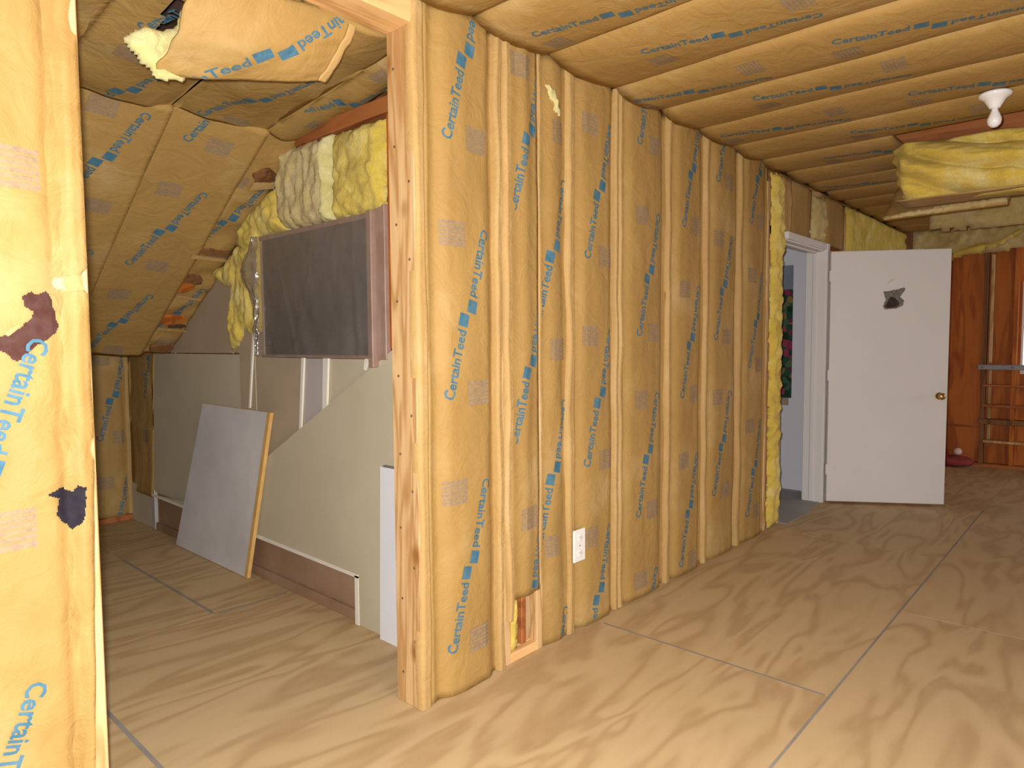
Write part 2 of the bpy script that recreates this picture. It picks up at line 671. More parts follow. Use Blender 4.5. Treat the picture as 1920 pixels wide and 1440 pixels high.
def ragged(name, fr, poly, d, mat, parent, thick=0.002, jag=0.004, seed=1.0, disp=None):
    """torn-edged thin patch"""
    out = []
    n = len(poly)
    for i in range(n):
        a, b = poly[i], poly[(i + 1) % n]
        k = max(2, int(math.hypot(b[0] - a[0], b[1] - a[1]) / 0.012))
        for q in range(k):
            u = a[0] + (b[0] - a[0]) * q / k
            v = a[1] + (b[1] - a[1]) * q / k
            out.append((u + jag * nz(u * 90, v * 90, seed), v + jag * nz(u * 90, v * 90, seed + 5)))
    g = lambda u, v: (disp(u, v) if disp else 0.0) + d
    return prism(name, [fr.p(u, v, g(u, v)) for u, v in out], -fr.N * thick, mat, parent)


def grid_fn(name, fn, nu, nv, mat, parent, thick=Vector((0, 0.006, 0.004))):
    vs, fs = [], []
    for side in (0, 1):
        for j in range(nv + 1):
            for i in range(nu + 1):
                vs.append(fn(i / nu, j / nv) + thick * side)
    W = nu + 1
    B = W * (nv + 1)
    for j in range(nv):
        for i in range(nu):
            a = j * W + i
            fs.append((a, a + W, a + W + 1, a + 1))
            fs.append((B + a, B + a + 1, B + a + W + 1, B + a + W))
    ring = [i for i in range(W)] + [j * W + nu for j in range(1, nv + 1)] + [nv * W + i for i in range(nu - 1, -1, -1)] + [j * W for j in range(nv - 1, 0, -1)]
    for a, b in zip(ring, ring[1:] + ring[:1]):
        fs.append((a, b, B + b, B + a))
    return raw(name, vs, fs, mat, parent, True)


def patch(name, fr, poly, d, mat, parent, disp, step=0.004, seed=1.0, jag=0.003):
    """ragged patch that follows a displaced sheet"""
    us = [p[0] for p in poly]
    vv = [p[1] for p in poly]
    u0, v0 = min(us) - .01, min(vv) - .01
    nu, nv = int((max(us) + .01 - u0) / step), int((max(vv) + .01 - v0) / step)
    idx, vs, fs = {}, [], []

    def vert(i, j):
        if (i, j) not in idx:
            u, v = u0 + i * step, v0 + j * step
            idx[(i, j)] = len(vs)
            vs.append(fr.p(u, v, disp(u, v) + d))
        return idx[(i, j)]
    for j in range(nv):
        for i in range(nu):
            u, v = u0 + (i + .5) * step, v0 + (j + .5) * step
            if inside(poly, u + jag * nz(u * 70, v * 70, seed), v + jag * nz(u * 70, v * 70, seed + 4)):
                fs.append((vert(i, j), vert(i + 1, j), vert(i + 1, j + 1), vert(i, j + 1)))
    return raw(name, vs, fs, mat, parent, True)


# ================================================================ THE SETTING
WALL_Y = 1.915          # near face of the partition studs
WALL_B = 2.06           # far face
CEIL = 2.63
GX = 1.93               # gable wall of the side room
KNEE = 5.85
END = 8.95
FW = Frame((0, WALL_Y, 0), (1, 0, 0), (0, 0, 1))      # partition, N = -y

# ---- floor -------------------------------------------------------
floor = finish(bpy.data.objects.new('floor', None), None, (0, 0, 0), 'structure')
box('subfloor', (-1.6, 9.0), (-3.1, 5.95), (-0.10, -0.024), M_CAVITY, floor, 0)
GAP = 0.0008
rows = [(0.805, 3.42, [-1.6, -0.41, 0.81, 2.72, 4.94, 7.16, 9.0]), (3.42, 5.95, [-1.6, -0.9, 0.28, 1.5, 2.0]), (-1.635, 0.805, [-1.6, -0.6, 1.62, 3.84, 6.06, 8.28, 9.0]), (-3.1, -1.635, [-1.6, 0.5, 2.72, 4.94, 7.16, 9.0])]
for y0, y1, xs in rows:
    for a, b in zip(xs, xs[1:]):
        box('plywood_sheet', (a + GAP, b - GAP), (y0 + GAP, y1 - GAP), (-0.024, 0.0), M_PLY, floor, 0.0006)
for nm, xx, yy in (('seam_filler', (2.714, 2.726), (0.82, 1.86)), ('seam_filler', (0.802, 0.818), (2.10, 3.40)), ('seam_filler', (1.492, 1.508), (3.45, 4.75)), ('seam_filler', (1.52, 1.90), (3.413, 3.427)), ('seam_filler', (0.9, 6.6), (0.800, 0.810))):
    box(nm, xx, yy, (-0.02, 0.0006), M_SEAM, floor, 0)

# ---- main ceiling ------------------------------------------------
ceiling = struct('ceiling')
box('roof_deck', (-1.6, 9.1), (-3.1, 2.06), (2.79, 2.82), M_ORANGE, ceiling, 0)
JX = [-1.5, -1.04, -0.58, -0.12, 0.50, 0.98, 1.44, 1.90, 2.35, 2.88, 3.32, 3.75, 4.22, 4.68, 5.14, 5.60, 6.06, 6.52, 6.98, 7.44, 7.90, 8.36, 8.93]
FC = Frame((0, 0, CEIL), (1, 0, 0), (0, -1, 0))       # seen from below, N = -z, v = -y
for x in JX:
    box('joist', (x - 0.019, x + 0.019), (-3.0, 1.91), (2.645, 2.79), M_REDWOOD, ceiling, 0)


def ceil_disp(u0, u1, seed, sag=0.040, wr=1.0):
    def d(u, v):
        s = max(0.0, min(1.0, (u - u0) / (u1 - u0)))
        return sag * (math.sin(math.pi * s ** 0.8) ** 0.75) + wr * (0.008 * nz(u * 4, v * 1.3, seed) + 0.004 * nz(u * 12, v * 4, seed)) - 0.004
    return d


cprint = {8: (2.62, [-1.21, -0.23]), 9: (3.09, [-1.58, -0.60]), 10: (3.5, [-1.10]), 11: (3.97, [-1.49, -0.51]), 12: (4.42, [-0.9]), 7: (2.2, [-1.45, -0.5]), 13: (4.9, [-1.2]), 14: (5.35, [-0.8]), 15: (5.8, [-1.5, -0.5])}
for i in range(len(JX) - 1):
    a, b = JX[i], JX[i + 1]
    far = a > 4.6
    y1 = 1.90
    d = ceil_disp(a, b, i * 3.7, 0.040 + 0.008 * nz(i, 3))
    v1 = 3.0
    if 12 < i < 14:
        v1 = -1.10 if i == 13 else 3.0
    if v1 < -1.9:
        continue
    o = sheet('insulation_batt', FC, a, b, -y1, v1, d, M_PAPER, ceiling, 0.03, 0.07, 0.0 if False else 0.02)
    if i in cprint:
        uc, ph = cprint[i]
        prints(FC, d, o, uc, [-abs(p) for p in ph], (a + .03, b - .03, -y1 + .02, v1))

# ---- partition wall ----------------------------------------------
part = struct('wall_partition')
box('bottom_plate', (1.645, 5.12), (WALL_Y + 0.04, WALL_B), (0, 0.042), M_PINEX, part)
box('bottom_plate', (2.10, 2.30), (WALL_Y + 0.002, WALL_Y + 0.039), (0, 0.042), M_PINEX, part)
box('top_plate', (1.645, END), (WALL_Y + 0.04, WALL_B), (2.535, CEIL + 0.01), M_PINEX, part)
box('header', (-1.5, 1.643), (WALL_Y, WALL_B), (2.52, CEIL + 0.01), M_PINEX, part)
box('blocking', (-1.6, 9.0), (2.03, 2.055), (CEIL + 0.01, 2.83), M_DARKWOOD, part, 0)  # unseen board added to keep the sky from shining in over the partition
studs = [1.60, 2.06, 2.275, 2.50, 2.91, 3.41, 3.87, 4.36, 4.84]
for x in studs:
    box('stud', (x, x + 0.042), (WALL_Y, WALL_B), (0.0, 2.52), M_PINE, part)
box('stud', (2.205, 2.235), (WALL_Y + 0.03, WALL_B), (0.042, 2.535), M_REDWOOD, part)
box('stud', (5.12, 5.145), (WALL_Y, WALL_B), (0.0, 2.535), M_PINE, part)
box('backing_drywall', (GX + 0.05, 5.12), (WALL_B + 0.001, WALL_B + 0.014), (0, 2.63), M_WHITECOOL, part, 0)
# nail heads on the end post
end_post = [o for o in part.children if o.name.startswith('stud')][0]
for k in range(17):
    z = 0.12 + k * 0.142 + 0.03 * nz(k * 3.3, 1)
    y = WALL_Y + (0.03 if k % 2 else 0.105) + 0.01 * nz(k * 5.1, 4)
    lathe('nail_head', [(0.0052, 0), (0.0052, 0.0012), (0.003, 0.0016)], (1.600, y, z), (-1, 0, 0), M_NAIL, end_post, 10)

bays = [  # u0, u1, v0, v1, uc, phases, seed
    (1.655, 2.055, 0.002, 2.635, 1.846, [2.475, 1.498, 0.505], 1.0),
    (2.095, 2.278, 0.285, 2.635, 2.215, [2.26, 1.28, 0.285], 2.0),
    (2.288, 2.515, 0.002, 2.635, 2.39, [1.79, 0.79, -0.19], 3.0),
    (2.527, 2.925, 0.002, 2.635, 2.735, [2.11, 1.115, 0.135], 4.0),
    (2.937, 3.425, 0.002, 2.635, 3.195, [2.735, 1.745, 0.777, -0.2], 5.0),
    (3.437, 3.885, 0.002, 2.635, 3.67, [2.37, 1.386, 0.386], 6.0),
    (3.897, 4.375, 0.002, 2.635, 4.11, [2.70, 1.724, 0.735], 7.0),
    (4.387, 4.850, 0.002, 2.635, 4.62, [2.51, 1.532, 0.500], 8.0)]
batts = []
for u0, u1, v0, v1, uc, ph, sd in bays:
    narrow = u1 - u0 < 0.3
    d = wall_disp(u0, u1, sd, 0.020 if not narrow else 0.012, 0.024 if not narrow else 0.010)
    if sd == 2.0:
        dd = d
        d = lambda u, v, dd=dd: dd(u, v) + 0.014
    o = sheet('insulation_batt', FW, u0, u1, v0, v1, d, M_PAPER, part, 0.018, 0.035, 0.05)
    batts.append((o, d, u0, u1))
    prints(FW, d, o, uc, ph, (u0 + .022, u1 - .022 if not narrow else u1 - .004, v0 + .01, v1 - .02), labels=not narrow)
    if sd == 2.0:
        put_print('printed_label', FW, d, M_LABEL, o, [(*LAB, 2.16, 2.53, 0), (*LAB, 2.21, 0.62, 0)], (u0, u1, v0, v1))
    if sd == 3.0:
        put_print('printed_label', FW, d, M_LABEL, o, [(*LAB, 2.44, 2.32, 0), (*LAB, 2.36, 0.457, 0), (*LAB, 2.42, 1.353, 0)], (u0 + .03, u1 - .03, v0, v1))
for o, u, w, h, sd, z0 in ((0, 1.625, 0.026, 0.010, .3, .02), (0, 2.035, 0.020, 0.018, 1.3, .02), (1, 2.085, 0.022, 0.026, 2.3, .20), (2, 2.300, 0.013, 0.010, 3.3, .30), (2, 2.521, 0.028, 0.018, 4.3, .02), (3, 2.905, 0.016, 0.012, 5.1, .02), (4, 2.945, 0.018, 0.014, 5.3, .05), (4, 3.431, 0.025, 0.017, 6.3, .02), (5, 3.891, 0.026, 0.017, 7.3, .02), (6, 4.381, 0.034, 0.020, 8.3, .02)):
    flange(FW, u, z0 if z0 > .1 else 0.002, 2.635, batts[o][0], w, h, sd)
# wad of glass wool showing in the gap under the cut batt
tuft('glass_wool', Frame((0, WALL_Y + 0.03, 0), (1, 0, 0), (0, 0, 1)), [(2.10, 0.045), (2.165, 0.045), (2.17, 0.27), (2.105, 0.27)], 0.04, M_FIBRE, part, 3.0, 0.010)
# little tufts caught near the top
tuft('glass_wool', Frame((0, WALL_Y - 0.015, 0), (1, 0, 0), (0, 0, 1)), [(2.34, 2.50), (2.40, 2.49), (2.43, 2.38), (2.40, 2.40)], 0.02, M_FIBREPALE, part, 5.0, 0.008)

# stretch over and beyond the door
box('door_header', (5.12, 6.5), (WALL_Y + 0.02, WALL_B), (2.19, 2.30), M_DARKWOOD, part)
sheet('insulation_batt', FW, 5.20, 5.75, 2.20, 2.60, wall_disp(5.2, 5.75, 12.0), M_PAPER, part, 0.03, 0.03, 0.03)
tuft('glass_wool', Frame((0, WALL_Y + 0.01, 0), (1, 0, 0), (0, 0, 1)), [(5.75, 2.21), (6.05, 2.21), (6.05, 2.56), (5.78, 2.56)], 0.06, M_FIBREDUST, part, 8.0, 0.02)
sheet('insulation_batt', FW, 6.05, 6.62, 2.20, 2.60, wall_disp(6.05, 6.62, 13.0), M_PAPER, part, 0.03, 0.03, 0.03)
tuft('glass_wool', Frame((0, WALL_Y + 0.01, 0), (1, 0, 0), (0, 0, 1)), [(6.66, 2.15), (8.72, 2.15), (8.72, 2.60), (6.66, 2.60)], 0.07, M_FIBRE, part, 9.0, 0.03)
for x in (6.08, 6.62, 7.35, 8.05):
    box('stud', (x, x + 0.042), (WALL_Y, WALL_B), (0, 2.535), M_PINE, part)
box('sheathing', (6.12, END), (WALL_Y + 0.05, WALL_Y + 0.07), (0, 2.6), M_ORANGE, part, 0)
box('corner_post', (8.74, 8.90), (1.82, WALL_B), (0, 2.62), M_DARKWOOD, part)

# ---- near stretch of the same partition, left of the opening ------
pl = finish(bpy.data.objects.new('wall_left', None), None, (0, 0, 0), 'structure')
box('end_stud', (0.508, 0.552), (WALL_Y, WALL_B), (0, 2.535), M_PINE, pl)
for x in (0.04, -0.42, -0.88, -1.34):
    box('stud', (x, x + 0.042), (WALL_Y, WALL_B), (0, 2.535), M_PINE, pl)
box('bottom_plate', (-1.5, 0.508), (WALL_Y, WALL_B), (0, 0.042), M_PINEX, pl)
box('back_panel', (-1.5, 0.508), (WALL_B + 0.001, WALL_B + 0.014), (0, 2.535), M_DRYDIM, pl, 0)


def left_edge(v):
    if v > 1.56:
        r = 0.550
    elif v > 1.515:
        r = 0.536
    elif v > 1.1:
        r = 0.550 - 0.004 * (1.515 - v)
    else:
        r = 0.548 - 0.038 * (1.1 - v)
    return (0, r - 0.553 + 0.002 * nz(v * 9, 2.2))


def left_disp(u, v):
    s = max(0, min(1, (u - 0.06) / 0.50))
    out = 0.020 * math.sin(math.pi * s) ** 0.7
    out -= 0.016 * math.exp(-((u - 0.487) / 0.018) ** 2)
    out += 0.006 * math.exp(-((u - 0.520) / 0.014) ** 2)
    out += 0.008 * nz(u * 6 + v * 2, v * 2.2, 31.0) + 0.007 * nz(u * 16 - v * 4, v * 9, 33.0)
    # slanting pull creases
    out += 0.006 * math.sin(38 * (v + 0.55 * u) + 3 * nz(v * 2, u * 3, 5)) * max(0, nz(v * 1.7, 3.3, u))
    return out


lb = sheet('insulation_batt', FW, 0.061, 0.553, 0.02, 2.60, left_disp, M_PAPER, pl, 0.010, 0.016, 0.001, edge=left_edge)
prints(FW, left_disp, lb, 0.306, [2.03, 1.080], (0.07, 0.50, 0.05, 2.58), 0.36, False, 0.0085)
prints(FW, left_disp, lb, 0.270, [0.265], (0.07, 0.50, 0.05, 2.58), 0.36, False, 0.0085)
put_print('printed_label', FW, left_disp, M_LABEL, lb, [(*LAB, 0.40, 1.79, 0), (*LAB, 0.36, 0.955, 0), (*LAB, 0.28, 1.42, 0)], (0.07, 0.5, 0.05, 2.5))
for x0 in (-0.40, -0.86, -1.32):
    sheet('insulation_batt', FW, x0, x0 + 0.46, 0.02, 2.60, wall_disp(x0, x0 + .46, x0 * 9), M_PAPER, pl, 0.03, 0.06, 0.001)
P1 = [(0.408, 1.497), (0.427, 1.507), (0.435, 1.502), (0.46, 1.51), (0.47, 1.495), (0.471, 1.475), (0.478, 1.465), (0.478, 1.443), (0.483, 1.433), (0.475, 1.413), (0.453, 1.394), (0.43, 1.379), (0.411, 1.362), (0.396, 1.348), (0.383, 1.353), (0.373, 1.365), (0.345, 1.38), (0.34, 1.40), (0.365, 1.405), (0.381, 1.408), (0.403, 1.425), (0.426, 1.449), (0.429, 1.46), (0.421, 1.466), (0.411, 1.475)]
P2 = [(0.44, 1.027), (0.474, 1.041), (0.482, 1.03), (0.498, 1.024), (0.505, 1.039), (0.522, 1.033), (0.518, 0.963), (0.507, 0.946), (0.492, 0.932), (0.47, 0.953), (0.458, 0.975), (0.465, 1.013)]
patch('dark_torn_patch', FW, P1, 0.0060, M_TORNBACK, lb, left_disp, 0.003)  # dark brown patch for the torn backing
patch('dark_torn_patch', FW, P2, 0.0080, M_HOLEBLACK, lb, left_disp, 0.003, 3.0)  # flat black patch, the dark inside a hole put into the colour
ragged('torn_paper', FW, [(0.372, 1.412), (0.398, 1.432), (0.402, 1.426), (0.378, 1.404)], 0.0095, M_FLANGE, lb, 0.002, 0.002, 4.0, left_disp)
tuft('glass_wool', Frame((0, WALL_Y - 0.012, 0), (1, 0, 0), (0, 0, 1)), [(0.468, 1.525), (0.476, 1.545), (0.497, 1.550), (0.495, 1.512)], 0.006, M_FIBREPALE, lb, 2.0, 0.005, 0.003, 0.002)
ragged('torn_paper', FW, [(0.492, 1.512), (0.492, 1.549), (0.538, 1.553), (0.538, 1.517)], 0.007, M_FLANGE, lb, 0.002, 0.002, 6.0, left_disp)

# ---- side room: flat ceiling, slope, soffit, knee wall -------------
side_c = struct('ceiling_side_room')
box('roof_deck', (-1.6, 2.0), (2.06, 3.6), (2.74, 2.77), M_ORANGE, side_c, 0)
SX = [-1.45, -1.0, -0.54, -0.085, 0.37, 0.825, 1.28, 1.735, 1.93]
for x in SX:
    box('joist', (x - 0.019, x + 0.019), (2.065, 3.25), (2.585, 2.74), M_ORANGE, side_c, 0)
tilt_v = Vector((0, -1.14, 0.10)).normalized()
FS = Frame((0, 3.20, 2.450), (1, 0, 0), tilt_v)       # from the crease (v=0) towards the header


def side_disp(u0, u1, seed, amp=1.0):
    def d(u, v):
        s = max(0.0, min(1.0, (u - u0) / (u1 - u0)))
        return 0.028 * math.sin(math.pi * s) ** 0.8 + amp * (0.022 * nz(u * 3.1, v * 2.4, 40.0) + 0.010 * nz(u * 8 + v * 3, v * 5, 41.0))
    return d


def torn_hole(u, v):
    y = 3.20 - v * 0.996
    return inside([(0.955, 2.33), (1.05, 2.30), (1.075, 2.56), (0.985, 2.66)], u, y)


for i in range(len(SX) - 1):
    a, b = SX[i], SX[i + 1]
    d = side_disp(a, b, i)
    o = sheet('insulation_batt', FS, a, b, 0.0, 1.125, d, M_PAPER, side_c, 0.022, 0.022, 0.0, torn_hole if i == 5 else None)
    ph = {5: [0.12, 0.95], 6: [0.35], 7: [0.55], 4: [0.6]}.get(i, [0.5])
    prints(FS, d, o, (a + b) / 2, ph, (a + .02, b - .02, 0.02, 1.11), 0.3, off=0.003)
box('cavity_liner', (0.85, 1.26), (2.08, 3.2), (2.70, 2.735), M_CAVITY, side_c, 0)

slope = struct('ceiling_slope')
SV = Vector((0, -1, 0.617)).normalized()
FP = Frame((0, 5.0, 1.337), (1, 0, 0), SV)
prism('roof_deck', [FP.p(-1.6, -0.3, -0.17), FP.p(2.1, -0.3, -0.17), FP.p(2.1, 2.4, -0.17), FP.p(-1.6, 2.4, -0.17)], -FP.N * 0.03, M_ORANGE, slope)
sprint = {5: (1.09, [1.744, 0.76]), 6: (1.50, [2.27, 1.30, 0.38]), 7: (1.80, [1.43, 0.46]), 4: (0.62, [1.2])}
for i in range(len(SX) - 1):
    a, b = SX[i], SX[i + 1]

    def d(u, v, a=a, b=b, i=i):
        s = max(0.0, min(1.0, (u - a) / (b - a)))
        o = 0.030 * s ** 1.6 * (1 - 0.4 * s) * (1.6 if i < 7 else 0.6) + 0.010 * nz(u * 4, v * 1.6, i + 60.0) + 0.005 * nz(u * 12, v * 5, 61.0)
        if i == 7:
            o += 0.02 * nz(u * 9, v * 8, 66.0)
        return o
    o = sheet('insulation_batt', FP, a, b, 0.0, 2.13, d, M_PAPER, slope, 0.022, 0.03, 0.05)
    flange(FP, a, 0.0, 2.10, o, 0.012, 0.010, 70 + i)
    if i in sprint:
        uc, ph = sprint[i]
        prints(FP, d, o, uc, ph, (a + .012, b - .004, 0.02, 2.10), 0.25, off=0.003)
    if i == 7:
        for k, (cu_, cv, w, h, mt) in enumerate(((1.77, 0.87, 0.16, 0.10, M_DARKWOOD), (1.76, 0.80, 0.13, 0.10, M_ORANGE), (1.80, 0.44, 0.18, 0.09, M_ORANGE), (1.86, 0.36, 0.12, 0.035, M_CAVITY), (1.83, 1.16, 0.19, 0.05, M_DARKWOOD), (1.85, 1.82, 0.12, 0.12, M_DARKWOOD), (1.85, 0.08, 0.16, 0.09, M_DARKWOOD))):
            pg = [(cu_ + w / 2 * math.cos(t) * (1 + .35 * nz(t * 2, k, 1)), cv + h / 2 * math.sin(t) * (1 + .35 * nz(t * 2, k, 4))) for t in [q * math.pi / 6 for q in range(12)]]
            pg = [(min(u, 1.925), v) for u, v in pg]
            ragged('torn_opening', FP, pg, 0.024 + 0.002 * (k % 3), mt, o, 0.02, 0.008, k)
        for k, (u0, v0, u1, v1, w) in enumerate(((1.70, 1.10, 1.92, 1.09, 0.028), (1.74, 0.33, 1.93, 0.31, 0.02), (1.80, 1.72, 1.92, 1.76, 0.05), (1.74, 0.70, 1.90, 0.68, 0.02))):
            ragged('torn_paper', FP, [(u0, v0), (u1, v1), (u1, v1 + w), (u0, v0 + w * 1.2)], 0.034, M_FLANGE, o, 0.003, 0.006, k + 9.0)

box('soffit', (-1.6, 1.95), (5.0, KNEE + 0.05), (1.335, 1.36), M_DRY, slope, 0)
knee = struct('wall_knee')
FK = Frame((0, KNEE, 0), (1, 0, 0), (0, 0, 1))
box('bottom_plate', (-1.6, GX + 0.06), (KNEE - 0.02, KNEE + 0.09), (0, 0.042), M_REDWOOD, knee)
box('back_board', (-1.6, GX + 0.06), (KNEE + 0.07, KNEE + 0.09), (0, 1.34), M_DARKWOOD, knee, 0)
kx = [-1.5, -1.05, -0.6, -0.15, 0.30, 0.75, 1.20, 1.63, 1.955]
for i in range(len(kx) - 1):
    a, b = kx[i], kx[i + 1]
    box('stud', (a - 0.019, a + 0.019), (KNEE, KNEE + 0.07), (0.042, 1.335), M_PINE, knee)
    d = wall_disp(a, b, i + 80.0, 0.02, 0.02, 1.6)
    o = sheet('insulation_batt', FK, a, b, 0.043, 1.325, d, M_PAPER, knee, 0.025, 0.035, 0.02)
    flange(FK, a, 0.05, 1.32, o, 0.022, 0.012, 80 + i)
    if i >= 5:
        prints(FK, d, o, (a + b) / 2 + .02, [0.98, 0.02], (a + .02, b - .02, .05, 1.31))
flange(FK, 1.92, 0.05, 1.32, knee, 0.022, 0.02, 91)

# ---- gable wall ---------------------------------------------------
gable = struct('wall_gable')
FG = Frame((GX, 0, 0), (0, -1, 0), (0, 0, 1))         # u = -y, N = -x


def gpoly(name, yz, x, t, mat, bevel=0.0, parent=None):
    return prism(name, [(x, y, z) for y, z in yz], (t, 0, 0), mat, parent or gable, bevel)


gpoly('sheathing', [(2.07, 0), (5.95, 0), (5.95, 1.33), (5.0, 1.33), (3.1, 2.60), (2.07, 2.60)], GX + 0.045, 0.02, M_DARKWOOD)
# upper drywall remnant under the slope and the sheets below the window
gpoly('drywall_sheet', [(5.02, 1.332), (4.05, 1.332), (4.05, 1.92), (4.10, 1.905)], GX + 0.001, 0.014, M_DRYDIM, 0.001)
gpoly('drywall_sheet', [(5.46, 0.285), (5.46, 1.326), (3.80, 1.326), (3.80, 0.275)], GX + 0.002, 0.014, M_DRY, 0.001)
gpoly('drywall_sheet', [(4.06, 1.34), (4.06, 1.55), (3.76, 1.55), (3.76, 0.60), (3.85, 0.55), (3.95, 0.50), (3.95, 1.335)], GX - 0.004, 0.006, M_DRYDIM, 0.001)
gpoly('drywall_sheet', [(3.76, 0.60), (3.76, 1.47), (3.62, 1.47), (3.62, 1.31), (3.25, 1.31), (3.25, 0.70), (3.6, 0.60)], GX + 0.002, 0.012, M_DRYDIM, 0.001)
gpoly('drywall_sheet', [(3.245, 0.80), (3.245, 1.31), (3.02, 1.31), (3.02, 0.90)], GX - 0.001, 0.012, M_DRYGREY, 0.001)
gpoly('drywall_sheet', [(3.015, 0.90), (3.015, 1.31), (2.64, 1.31), (2.08, 1.40), (2.08, 0.9)], GX + 0.002, 0.012, M_DRY, 0.001)
# big sheet with the slanting upper edge, in front of the others
gpoly('drywall_sheet', [(2.08, 0.0), (2.08, 1.552), (2.44, 1.360), (3.635, 0.734), (4.40, 0.33), (5.35, 0.270), (5.35, 0.262), (2.762, 0.245), (2.762, 0.0)], GX - 0.022, 0.014, M_DRY, 0.0015)
# white cut edges
gpoly('gypsum_edge', [(5.36, 0.262), (5.36, 0.278), (4.3, 0.274), (2.748, 0.253), (2.748, 0.236)], GX - 0.026, 0.006, M_GYPSUM)
gpoly('gypsum_edge', [(2.748, 0.0), (2.778, 0.0), (2.776, 0.246), (2.748, 0.246)], GX - 0.026, 0.006, M_GYPSUM)
gpoly('gypsum_edge', [(3.825, 1.010), (3.840, 1.010), (3.765, 1.47), (3.745, 1.47)], GX - 0.012, 0.008, M_GYPSUM)
gpoly('gypsum_edge', [(3.262, 0.927), (3.282, 0.927), (3.240, 1.312), (3.215, 1.312)], GX - 0.012, 0.010, M_GYPSUM)
gpoly('gypsum_edge', [(3.010, 1.045), (3.048, 1.045), (3.030, 1.312), (2.985, 1.312)], GX - 0.014, 0.012, M_GYPSUM)
gpoly('gypsum_edge', [(2.650, 1.258), (2.668, 1.262), (2.655, 1.318), (2.620, 1.318)], GX - 0.026, 0.006, M_GYPSUM)
# recess along the floor
box('recess_board', (GX + 0.020, GX + 0.035), (2.74, 5.50), (0, 0.29), M_BACKBOARD, gable, 0)
box('recess_ledge', (GX - 0.004, GX + 0.020), (2.78, 5.36), (0, 0.055), M_BACKBOARD, gable)
box('corner_strip', (GX - 0.006, GX + 0.02), (5.37, 5.44), (0, 0.30), M_DRYGREY, gable)
box('corner_strip', (GX - 0.004, GX + 0.02), (5.44, 5.85), (0, 0.30), M_DRY, gable)
dst = wall_disp(-5.84, -5.30, 95.0, 0.01, 0.006)
es = lambda v: (0, -0.0 + 0.12 * (v - 0.9) if v > 0.9 else 0.10 * (v - 0.9))
sb = sheet('insulation_batt', FG, -5.84, -5.33, 0.24, 1.325, dst, M_PAPER, gable, 0.03, 0.03, 0.0, edge=es)
prints(FG, dst, sb, -5.36, [1.32], (-5.80, -5.22, .3, 1.32), 0.28, False)
put_print('printed_label', FG, dst, M_LABEL, sb, [(*LAB, -5.48, 0.70, 0)], (-5.8, -5.3, .3, 1.3))
# header beam and trimmer of the window bay
box('beam', (GX - 0.035, GX + 0.045), (2.07, 3.22), (2.405, 2.475), M_REDWOOD, gable)
box('trimmer', (GX - 0.01, GX + 0.045), (2.455, 2.485), (1.36, 2.41), M_ORANGE, gable)
box('trimmer', (GX - 0.012, GX + 0.045), (2.10, 2.455), (1.36, 2.41), M_DRY, gable)


def gtuft(yz, thick, mat, seed, **kw):
    return tuft('glass_wool', FG, [(-y, z) for y, z in yz], thick, mat, gable, seed, **kw)


gtuft([(3.342, 2.40), (2.961, 2.405), (2.944, 2.005), (3.003, 1.995), (3.203, 1.995), (3.336, 1.995), (3.45, 2.10), (3.407, 2.23)], 0.075, M_FIBREDUST, 1.0, streak=(1.6, .6))
gtuft([(2.963, 2.39), (2.885, 2.395), (2.880, 1.985), (2.975, 1.985)], 0.115, M_FIBREPALE, 2.0, streak=(1.6, .4), ragged=0.006)
gtuft([(2.880, 2.39), (2.492, 2.385), (2.495, 1.99), (2.875, 1.99)], 0.08, M_FIBRE, 3.0)
gtuft([(3.60, 2.19), (3.407, 2.24), (3.33, 1.995), (3.61, 1.985), (3.60, 1.904), (3.785, 1.916), (3.914, 1.969), (3.76, 2.10)], 0.085, M_FIBRE, 4.0)
gtuft([(3.914, 1.969), (3.60, 1.946), (3.60, 1.757), (3.64, 1.641), (3.66, 1.463), (3.803, 1.45), (3.843, 1.529), (3.918, 1.405), (4.024, 1.357), (4.047, 1.535), (3.999, 1.725), (4.245, 1.805), (4.265, 1.84), (4.058, 1.872)], 0.06, M_FIBRE, 5.0, streak=(1.5, .5))

# window in the gable wall
win = finish(bpy.data.objects.new('window_1', None), None, (0, 0, 0), 'structure')
WY0, WY1, WZ0, WZ1 = 2.590, 3.580, 1.330, 1.960
box('pane', (GX - 0.034, GX - 0.026), (WY0, WY1), (WZ0, WZ1), M_PANE, win, 0)
box('sash', (GX - 0.044, GX), (WY0 - 0.015, WY1 + 0.02), (WZ1 - 0.002, WZ1 + 0.024), M_FRAME, win)
box('sash', (GX - 0.042, GX), (WY1, WY1 + 0.012), (WZ0 - 0.01, WZ1 + 0.02), M_FRAME, win)
box('sash', (GX - 0.048, GX), (WY0, WY1 + 0.02), (WZ0 - 0.016, WZ0), M_FRAME, win)
box('jamb', (GX - 0.055, GX), (WY0 - 0.038, WY0), (WZ0 - 0.055, WZ1 + 0.03), M_FRAME, win)
box('jamb', (GX - 0.030, GX), (WY0 - 0.105, WY0 - 0.040), (WZ0 - 0.02, WZ1 + 0.05), M_FRAME, win)
FFm = Frame((GX - 0.058, 0, 0), (0, -1, 0), (0, 0, 1))


def film_disp(u, v):
    o = 0.010 * nz(u * 5, v * 1.5, 50.0) + 0.006 * nz(u * 13 + v * 5, v * 4, 52.0)
    o += 0.010 * math.exp(-((u + 2.66 + 0.03 * (v - 1.5)) / 0.02) ** 2)
    o += 0.006 * math.exp(-((u + 3.05 - 0.5 * (v - 1.7)) / 0.015) ** 2)
    o += 0.006 * math.exp(-((u + 3.30 + 0.35 * (v - 1.6)) / 0.012) ** 2)
    return o


